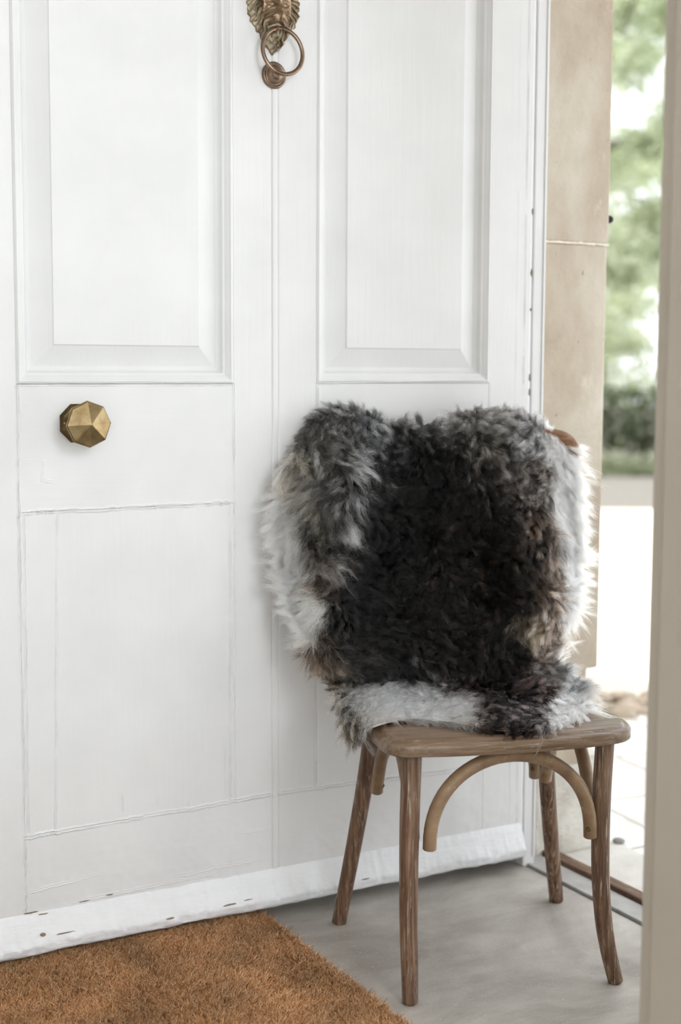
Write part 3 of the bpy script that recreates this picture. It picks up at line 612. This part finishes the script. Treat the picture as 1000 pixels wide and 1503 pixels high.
# ================================================================= SHEEPSKIN
SK = empty('sheepskin', (.264, 2.52, 0), math.radians(13.5)); tag(SK, 'dark brown and white long-haired sheepskin draped over the chair back and seat', 'sheepskin')
SKIN_GRID = [[[-0.284,0.285,0.79],[-0.248,0.29,0.834],[-0.192,0.3,0.846],[-0.122,0.31,0.825],[-0.044,0.32,0.819],[0.029,0.31,0.832],[0.11,0.3,0.832],[0.189,0.3,0.815],[0.259,0.3,0.769]],[[-0.284,0.27,0.9],[-0.248,0.275,0.944],[-0.192,0.285,0.956],[-0.122,0.295,0.935],[-0.044,0.305,0.929],[0.029,0.295,0.942],[0.11,0.285,0.942],[0.189,0.285,0.925],[0.259,0.285,0.879]],[[-0.284,0.235,0.93],[-0.248,0.24,0.974],[-0.192,0.25,0.986],[-0.122,0.26,0.965],[-0.044,0.27,0.959],[0.029,0.26,0.972],[0.11,0.25,0.972],[0.189,0.25,0.955],[0.259,0.25,0.909]],[[-0.335,0.215,0.872],[-0.281,0.21,0.891],[-0.217,0.2,0.891],[-0.132,0.22,0.888],[-0.051,0.22,0.881],[0.028,0.21,0.887],[0.107,0.2,0.887],[0.182,0.21,0.872],[0.264,0.225,0.857]],[[-0.348,0.205,0.79],[-0.289,0.2,0.777],[-0.224,0.17,0.791],[-0.137,0.2,0.786],[-0.056,0.2,0.778],[0.029,0.19,0.784],[0.112,0.17,0.784],[0.19,0.19,0.767],[0.264,0.215,0.77]],[[-0.341,0.2,0.701],[-0.304,0.19,0.682],[-0.248,0.15,0.679],[-0.155,0.18,0.679],[-0.061,0.18,0.669],[0.031,0.17,0.675],[0.12,0.15,0.675],[0.202,0.17,0.663],[0.265,0.205,0.669]],[[-0.324,0.185,0.619],[-0.299,0.165,0.608],[-0.267,0.12,0.596],[-0.176,0.15,0.587],[-0.076,0.15,0.577],[0.032,0.15,0.579],[0.121,0.13,0.579],[0.192,0.16,0.578],[0.238,0.185,0.592]],[[-0.299,0.14,0.562],[-0.285,0.12,0.549],[-0.259,0.09,0.538],[-0.186,0.11,0.525],[-0.084,0.12,0.511],[0.023,0.12,0.509],[0.112,0.12,0.509],[0.157,0.13,0.512],[0.193,0.15,0.522]],[[-0.263,0.183,0.5],[-0.249,0.165,0.49],[-0.225,0.124,0.485],[-0.164,0.116,0.48],[-0.078,0.097,0.48],[0.018,0.105,0.48],[0.117,0.113,0.48],[0.18,0.099,0.48],[0.211,0.058,0.485]],[[-0.263,0.081,0.475],[-0.254,0.035,0.475],[-0.228,-0.002,0.475],[-0.177,-0.034,0.475],[-0.107,-0.039,0.475],[-0.017,-0.017,0.475],[0.072,-0.004,0.475],[0.156,0.022,0.475],[0.202,0.0,0.475]],[[-0.258,0.006,0.45],[-0.254,-0.055,0.46],[-0.234,-0.089,0.472],[-0.179,-0.081,0.472],[-0.116,-0.11,0.472],[-0.062,-0.165,0.472],[-0.003,-0.187,0.472],[0.07,-0.166,0.472],[0.148,-0.093,0.472]],[[-0.257,-0.007,0.43],[-0.241,-0.035,0.43],[-0.242,-0.118,0.468],[-0.176,-0.085,0.468],[-0.113,-0.118,0.468],[-0.061,-0.169,0.466],[-0.006,-0.195,0.466],[0.073,-0.171,0.466],[0.151,-0.1,0.466]]]
SKIN_MAP = [[[448,588],[475,554],[515,544],[565,560],[620,564],[675,554],[735,554],[790,566],[838,600]],[[448,633],[475,599],[515,589],[565,605],[620,609],[675,599],[735,599],[790,611],[838,645]],[[448,648],[475,614],[515,604],[565,620],[620,624],[675,614],[735,614],[790,626],[838,660]],[[412,695],[455,680],[505,680],[565,680],[625,685],[685,680],[745,680],[795,690],[848,700]],[[404,760],[450,770],[505,760],[565,760],[625,765],[690,760],[755,760],[805,770],[850,765]],[[410,830],[440,845],[490,850],[555,845],[625,850],[695,845],[765,845],[818,850],[852,840]],[[425,895],[448,905],[480,920],[545,920],[620,925],[700,920],[770,920],[812,915],[838,900]],[[452,945],[466,958],[492,970],[545,975],[620,980],[700,978],[765,975],[795,970],[815,958]],[[472,985],[486,995],[512,1005],[560,1008],[630,1008],[700,1003],[770,998],[820,998],[855,1000]],[[490,1022],[506,1030],[534,1036],[582,1040],[640,1038],[705,1030],[770,1024],[825,1016],[866,1018]],[[508,1056],[524,1060],[548,1056],[592,1052],[650,1055],[710,1064],[765,1066],[818,1058],[856,1040]],[[512,1075],[530,1080],[548,1066],[595,1056],[655,1060],[712,1070],[765,1073],[822,1064],[860,1046]]]

G = np.array(SKIN_GRID); MP = np.array(SKIN_MAP, float)
def cr(A, t):
    """Catmull-Rom along axis 0 of A at parameters t"""
    n_ = A.shape[0]; i = np.clip(np.floor(t).astype(int), 0, n_-2); f = (t-i).reshape((-1,)+(1,)*(A.ndim-1)); g_ = lambda k: A[np.clip(k, 0, n_-1)]
    a, b, c, d = g_(i-1), g_(i), g_(i+1), g_(i+2); return .5*((2*b)+(-a+c)*f+(2*a-5*b+4*c-d)*f**2+(-a+3*b-3*c+d)*f**3)
def surf(A, nt, ns):
    B_ = cr(A, np.linspace(0, A.shape[0]-1, nt)); return np.swapaxes(cr(np.swapaxes(B_, 0, 1), np.linspace(0, A.shape[1]-1, ns)), 0, 1)
NT, NS = 240, 180
S = surf(G, NT, NS); Q = surf(MP, NT, NS)
def normals(S):
    du = np.gradient(S, axis=1); dv = np.gradient(S, axis=0); n_ = np.cross(dv, du); return n_/np.maximum(np.linalg.norm(n_, axis=2)[..., None], 1e-9), du/np.maximum(np.linalg.norm(du, axis=2)[..., None], 1e-9), dv/np.maximum(np.linalg.norm(dv, axis=2)[..., None], 1e-9)
N_, _, _ = normals(S)
# soft folds
pp = np.stack([Q[..., 0]/70, Q[..., 1]/60, np.zeros_like(Q[..., 0])], -1); back = sstep((960-Q[..., 1])/60)
FOLDS = [(470,640,520,820,14,.014), (640,640,600,900,30,-.010), (720,620,760,900,40,.012), (505,700,450,940,16,.012), (800,700,795,960,18,.012)]
fold = .006*vnoise(pp)*back
for x0, y0, x1, y1, wd_, am in FOLDS:
    vx, vy = x1-x0, y1-y0; t = np.clip(((Q[..., 0]-x0)*vx+(Q[..., 1]-y0)*vy)/(vx*vx+vy*vy), 0, 1); dd = np.hypot(Q[..., 0]-x0-t*vx, Q[..., 1]-y0-t*vy); fold = fold+am*np.exp(-(dd/wd_)**2)*back
S = S+N_*fold[..., None]; N_, TU, TV = normals(S)
# wool colours of the fleece by place on the skin
ANCH = [ # x, y, radius, colour
 (600,760,60,(22,18,20)),(560,860,60,(22,18,19)),(640,700,50,(26,22,24)),(700,800,60,(46,38,34)),(620,900,60,(40,33,31)),(700,900,55,(38,31,29)),(760,820,45,(54,44,38)),(560,700,35,(58,54,54)),(540,760,30,(44,38,40)),
 (500,610,40,(112,110,108)),(460,640,35,(104,100,96)),(545,640,30,(142,142,144)),(600,625,25,(96,94,94)),(580,660,25,(58,56,58)),(650,625,20,(150,146,144)),(690,620,30,(112,108,106)),(740,630,35,(122,118,114)),(720,680,35,(78,72,68)),(780,640,25,(150,148,148)),(770,700,30,(92,84,78)),(680,740,40,(44,38,36)),
 (440,690,28,(176,168,156)),(480,700,25,(110,108,104)),(450,740,25,(190,182,168)),(500,740,20,(100,98,96)),(530,690,13,(206,206,208)),(520,735,12,(210,210,212)),(508,775,13,(214,212,212)),(560,705,12,(170,172,176)),(590,668,10,(150,150,154)),(465,780,18,(128,122,112)),(464,815,16,(104,96,90)),(490,830,16,(150,142,136)),(480,860,14,(116,98,86)),
 (405,700,22,(216,206,192)),(405,765,32,(240,234,226)),(422,835,34,(242,238,230)),(434,895,32,(244,240,232)),(448,930,18,(240,234,224)),(452,868,16,(234,226,214)),(462,960,14,(110,88,68)),(470,930,10,(88,70,56)),(480,985,18,(128,110,92)),(500,1000,22,(140,128,116)),
 (520,940,30,(48,40,38)),(540,975,30,(58,54,54)),(600,985,30,(62,60,62)),(680,975,30,(48,42,42)),(600,950,35,(48,44,44)),(660,1000,20,(86,76,74)),
 (560,1025,30,(206,206,208)),(620,1035,30,(214,214,216)),(520,1025,20,(188,186,184)),(670,1045,20,(200,196,194)),(505,1060,18,(112,104,92)),(520,1085,16,(96,88,78)),(490,1040,14,(130,120,108)),(590,1055,20,(218,216,214)),(545,1050,14,(196,192,186)),
 (700,1010,18,(60,44,42)),(750,1000,18,(58,44,42)),(720,1045,22,(50,40,40)),(770,1045,24,(60,50,50)),(800,1060,16,(90,80,78)),(740,1070,18,(62,52,50)),(800,1020,16,(84,68,64)),(700,1072,14,(120,108,100)),
 (840,1000,20,(170,172,176)),(860,1010,18,(176,178,182)),(840,1040,20,(236,234,232)),(870,1030,18,(226,226,226)),(820,1065,16,(228,226,224)),(800,990,14,(140,134,132)),
 (815,640,20,(226,224,222)),(826,700,24,(250,249,247)),(836,760,26,(250,249,247)),(846,830,26,(250,249,247)),(846,880,22,(250,248,245)),(834,920,16,(244,238,232)),(820,950,13,(232,222,212)),(850,680,18,(250,249,247)),(810,665,12,(236,234,232)),
 (790,760,11,(92,76,66)),(802,830,12,(104,84,72)),(806,880,12,(116,96,84)),(806,930,12,(140,118,104)),(785,790,20,(84,70,60)),(790,860,20,(80,66,56)),(780,920,16,(150,130,108)),(795,950,12,(110,88,76)),(797,690,10,(100,84,72))]
AX = np.array([a[:3] for a in ANCH], float); AC = (np.array([a[3] for a in ANCH])/255.)**2.2
def tint_at(x, y):
    d2 = ((x[:, None]-AX[None, :, 0])**2+(y[:, None]-AX[None, :, 1])**2)/(AX[None, :, 2]*.62)**2; w = np.exp(-d2)+1e-5/(1+d2); w /= w.sum(1)[:, None]; return w@AC
def grid_mesh(name, S_, off, tint, mat, parent):
    """hide with thickness: the grid surface and a copy pushed back, closed at the rim"""
    nt, ns = S_.shape[:2]; Nn = normals(S_)[0]; A = S_.reshape(-1, 3); B_ = (S_-Nn*off).reshape(-1, 3); idx = np.arange(nt*ns).reshape(nt, ns)
    F = np.stack([idx[:-1, :-1], idx[1:, :-1], idx[1:, 1:], idx[:-1, 1:]], -1).reshape(-1, 4); o_ = nt*ns
    ring = np.concatenate([idx[0, :], idx[1:, -1], idx[-1, -2::-1], idx[-2:0:-1, 0]]); k = np.arange(len(ring)); k2 = (k+1) % len(ring)
    F = np.concatenate([F, F[:, ::-1]+o_, np.stack([ring[k], ring[k2], ring[k2]+o_, ring[k]+o_], -1)])
    o = np_mesh(name, np.concatenate([A, B_]), F, mat, parent); at = o.data.attributes.new('tint', 'FLOAT_COLOR', 'POINT'); c4 = np.ones((len(A)*2, 4), np.float32); c4[:len(A), :3] = tint; c4[len(A):, :3] = (.75, .66, .52); at.data.foreach_set('color', c4.ravel()); return o
qx, qy = Q[..., 0].ravel(), Q[..., 1].ravel()
grid_mesh('hide', S[::2, ::2], .003, tint_at(Q[::2, ::2, 0].ravel(), Q[::2, ::2, 1].ravel())*.8, m_hide, SK)
def tone(c):
    c = np.clip(c, .004, .97); l = c.mean(1, keepdims=True); return np.clip(c*l**(.62*np.clip(1.15-l, 0, 1)), .0015, .95)
def fur(n, K=8):
    # roots spread evenly over the skin area
    dA = np.linalg.norm(np.cross(np.gradient(S, axis=0), np.gradient(S, axis=1)), axis=2).ravel(); front = (np.arange(NT*NS)//NS) > NT*.03; dA = dA*front
    edgeb = np.ones((NT, NS)); edgeb[:, :10] = 1.7; edgeb[:, -10:] = 1.7; edgeb[-10:] = 1.5; dA = dA*edgeb.ravel(); pr = dA/dA.sum()
    def pick(m_):
        i = RNG.choice(NT*NS, m_, p=pr); ti, si = i//NS, i % NS; ti = np.clip(ti+RNG.uniform(-.5, .5, m_), 0, NT-1.001); si = np.clip(si+RNG.uniform(-.5, .5, m_), 0, NS-1.001); return ti, si
    def samp(A, ti, si):
        a, b = np.floor(ti).astype(int), np.floor(si).astype(int); f, g_ = (ti-a)[:, None], (si-b)[:, None]
        return A[a, b]*(1-f)*(1-g_)+A[a+1, b]*f*(1-g_)+A[a, b+1]*(1-f)*g_+A[a+1, b+1]*f*g_
    ti, si = pick(n); P0 = samp(S, ti, si); Nn = samp(N_, ti, si); q = samp(Q, ti, si)
    # lock centres
    nc = 9000; tc, sc2 = pick(nc); Pc = samp(S, tc, sc2); Ncn = samp(N_, tc, sc2); qc = samp(Q, tc, sc2); Tu, Tv = samp(TU, tc, sc2), samp(TV, tc, sc2)
    near = np.zeros(n, int); near2 = np.zeros(n, int)
    kd = KDTree(nc)
    for i_, c_ in enumerate(Pc): kd.insert(c_, i_)
    kd.balance(); pj = P0+RNG.normal(0, .0010, P0.shape)
    for i_ in range(n): near[i_] = kd.find(pj[i_])[1]
    # combing field: outwards at the rims, loosely downwards inside, swirls over it
    def field(q_, Tu_, Tv_, s_, t_):
        m_ = len(q_); e_l = np.exp(-s_/.10); e_r = np.exp(-(1-s_)/.08); e_b = np.exp(-(1-t_)/.07); e_t = np.exp(-np.abs(t_-.17)/.05)
        p_ = np.stack([q_[:, 0]/48, q_[:, 1]/48, np.zeros(m_)], -1); a_ = vnoise(p_)*2.6+vnoise(p_*2.3+3)*1.2
        du = -1.6*e_l+1.7*e_r+.9*np.sin(a_); dv = .75+1.3*e_b-1.9*e_t*(t_ < .19)+.5*np.cos(a_*1.3)-.3
        v = Tu_*du[:, None]+Tv_*dv[:, None]; return v/np.maximum(np.linalg.norm(v, axis=1)[:, None], .35)
    sN, tN = sc2/(NS-1), tc/(NT-1); Dc = field(qc, Tu, Tv, sN, tN)
    Dc += RNG.normal(0, .30, (nc, 3)); lift_c = RNG.uniform(.35, 1.0, nc); Lc = RNG.uniform(.8, 1.25, nc); curl_c = RNG.uniform(0, 6.28, nc)
    s01, t01 = si/(NS-1), ti/(NT-1)
    white = np.exp(-s01/.14)*(q[:, 1] > 680)*(q[:, 1] < 960)+np.exp(-(1-s01)/.09); L = (.019+.012*np.clip(white, 0, 1)+.008*np.exp(-(1-t01)/.06))*Lc[near]*RNG.uniform(.7, 1.12, n)
    L *= np.where(q[:, 1] > 985, .82, 1.0)
    d0 = Nn*(.55+.55*lift_c[near])[:, None]; D1 = Dc[near]+RNG.normal(0, .10, (n, 3)); off = Pc[near]-P0; off -= Nn*(off*Nn).sum(1)[:, None]
    tight = RNG.uniform(.15, .62, n)*np.where(white > .4, .5, 1.0); tight *= np.where(RNG.random(n) < np.where(white > .4, .6, .25), .25, 1.15); cu = curl_c[near]+RNG.normal(0, .7, n)
    side = np.cross(Nn, D1); side /= np.maximum(np.linalg.norm(side, axis=1)[:, None], 1e-6); wav = np.where(white > .4, .0014, .0034)*RNG.uniform(.5, 1.4, n)
    pts = []
    for k in range(K):
        t = k/(K-1); p = P0+d0*(L*(t-.42*t*t))[:, None]+D1*(L*.95*t**1.6)[:, None]+off*(tight*min(1, t*1.35)**1.2)[:, None]
        p = p+side*(wav*np.sin(cu+t*7.5)*t)[:, None]+d0*(wav*.6*np.cos(cu+t*7.5)*t)[:, None]; p[:, 2] -= .006*t*t*(L/.03); pts.append(p)
    pts = np.stack(pts, 1); rad = np.where(white > .4, .00023, .00026)[:, None]*np.array([1, 1, 1, .95, .85, .7, .5, .2])[None]
    jq = q+vnoise(np.stack([q[:, 0]/14, q[:, 1]/14, np.zeros(n)], -1))[:, None]*7+RNG.normal(0, 5, (n, 2)); c = tint_at(jq[:, 0], jq[:, 1])
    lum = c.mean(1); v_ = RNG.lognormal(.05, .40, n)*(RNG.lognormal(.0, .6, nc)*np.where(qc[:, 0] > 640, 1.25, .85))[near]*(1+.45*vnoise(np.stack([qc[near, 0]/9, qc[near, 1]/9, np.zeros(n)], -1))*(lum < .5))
    c = c*np.where(lum > .5, 1, v_)[:, None]; hl = (RNG.random(nc) < np.where(qc[:, 0] > 610, .20, .09))[near]*(lum < .12); c = np.where(hl[:, None], c*2.6+np.array([.050, .042, .038]), c)  # sheen painted into the colour of some dark locks
    grey = (RNG.random(n) < .04)*(lum < .3); c = np.where(grey[:, None], c*3+.05, c)
    # bare hide patch at the folded corner
    bare = np.hypot((q[:, 0]-420)/24, (q[:, 1]-712)/16) < .9; keep = ~bare | (RNG.random(n) < .12)
    keep &= ~(np.hypot((q[:, 0]-850)/20, (q[:, 1]-640)/18) < .9)
    return fibres('wool', pts[keep], rad[keep], tone(c[keep]), m_fur, SK)
fur(360000)
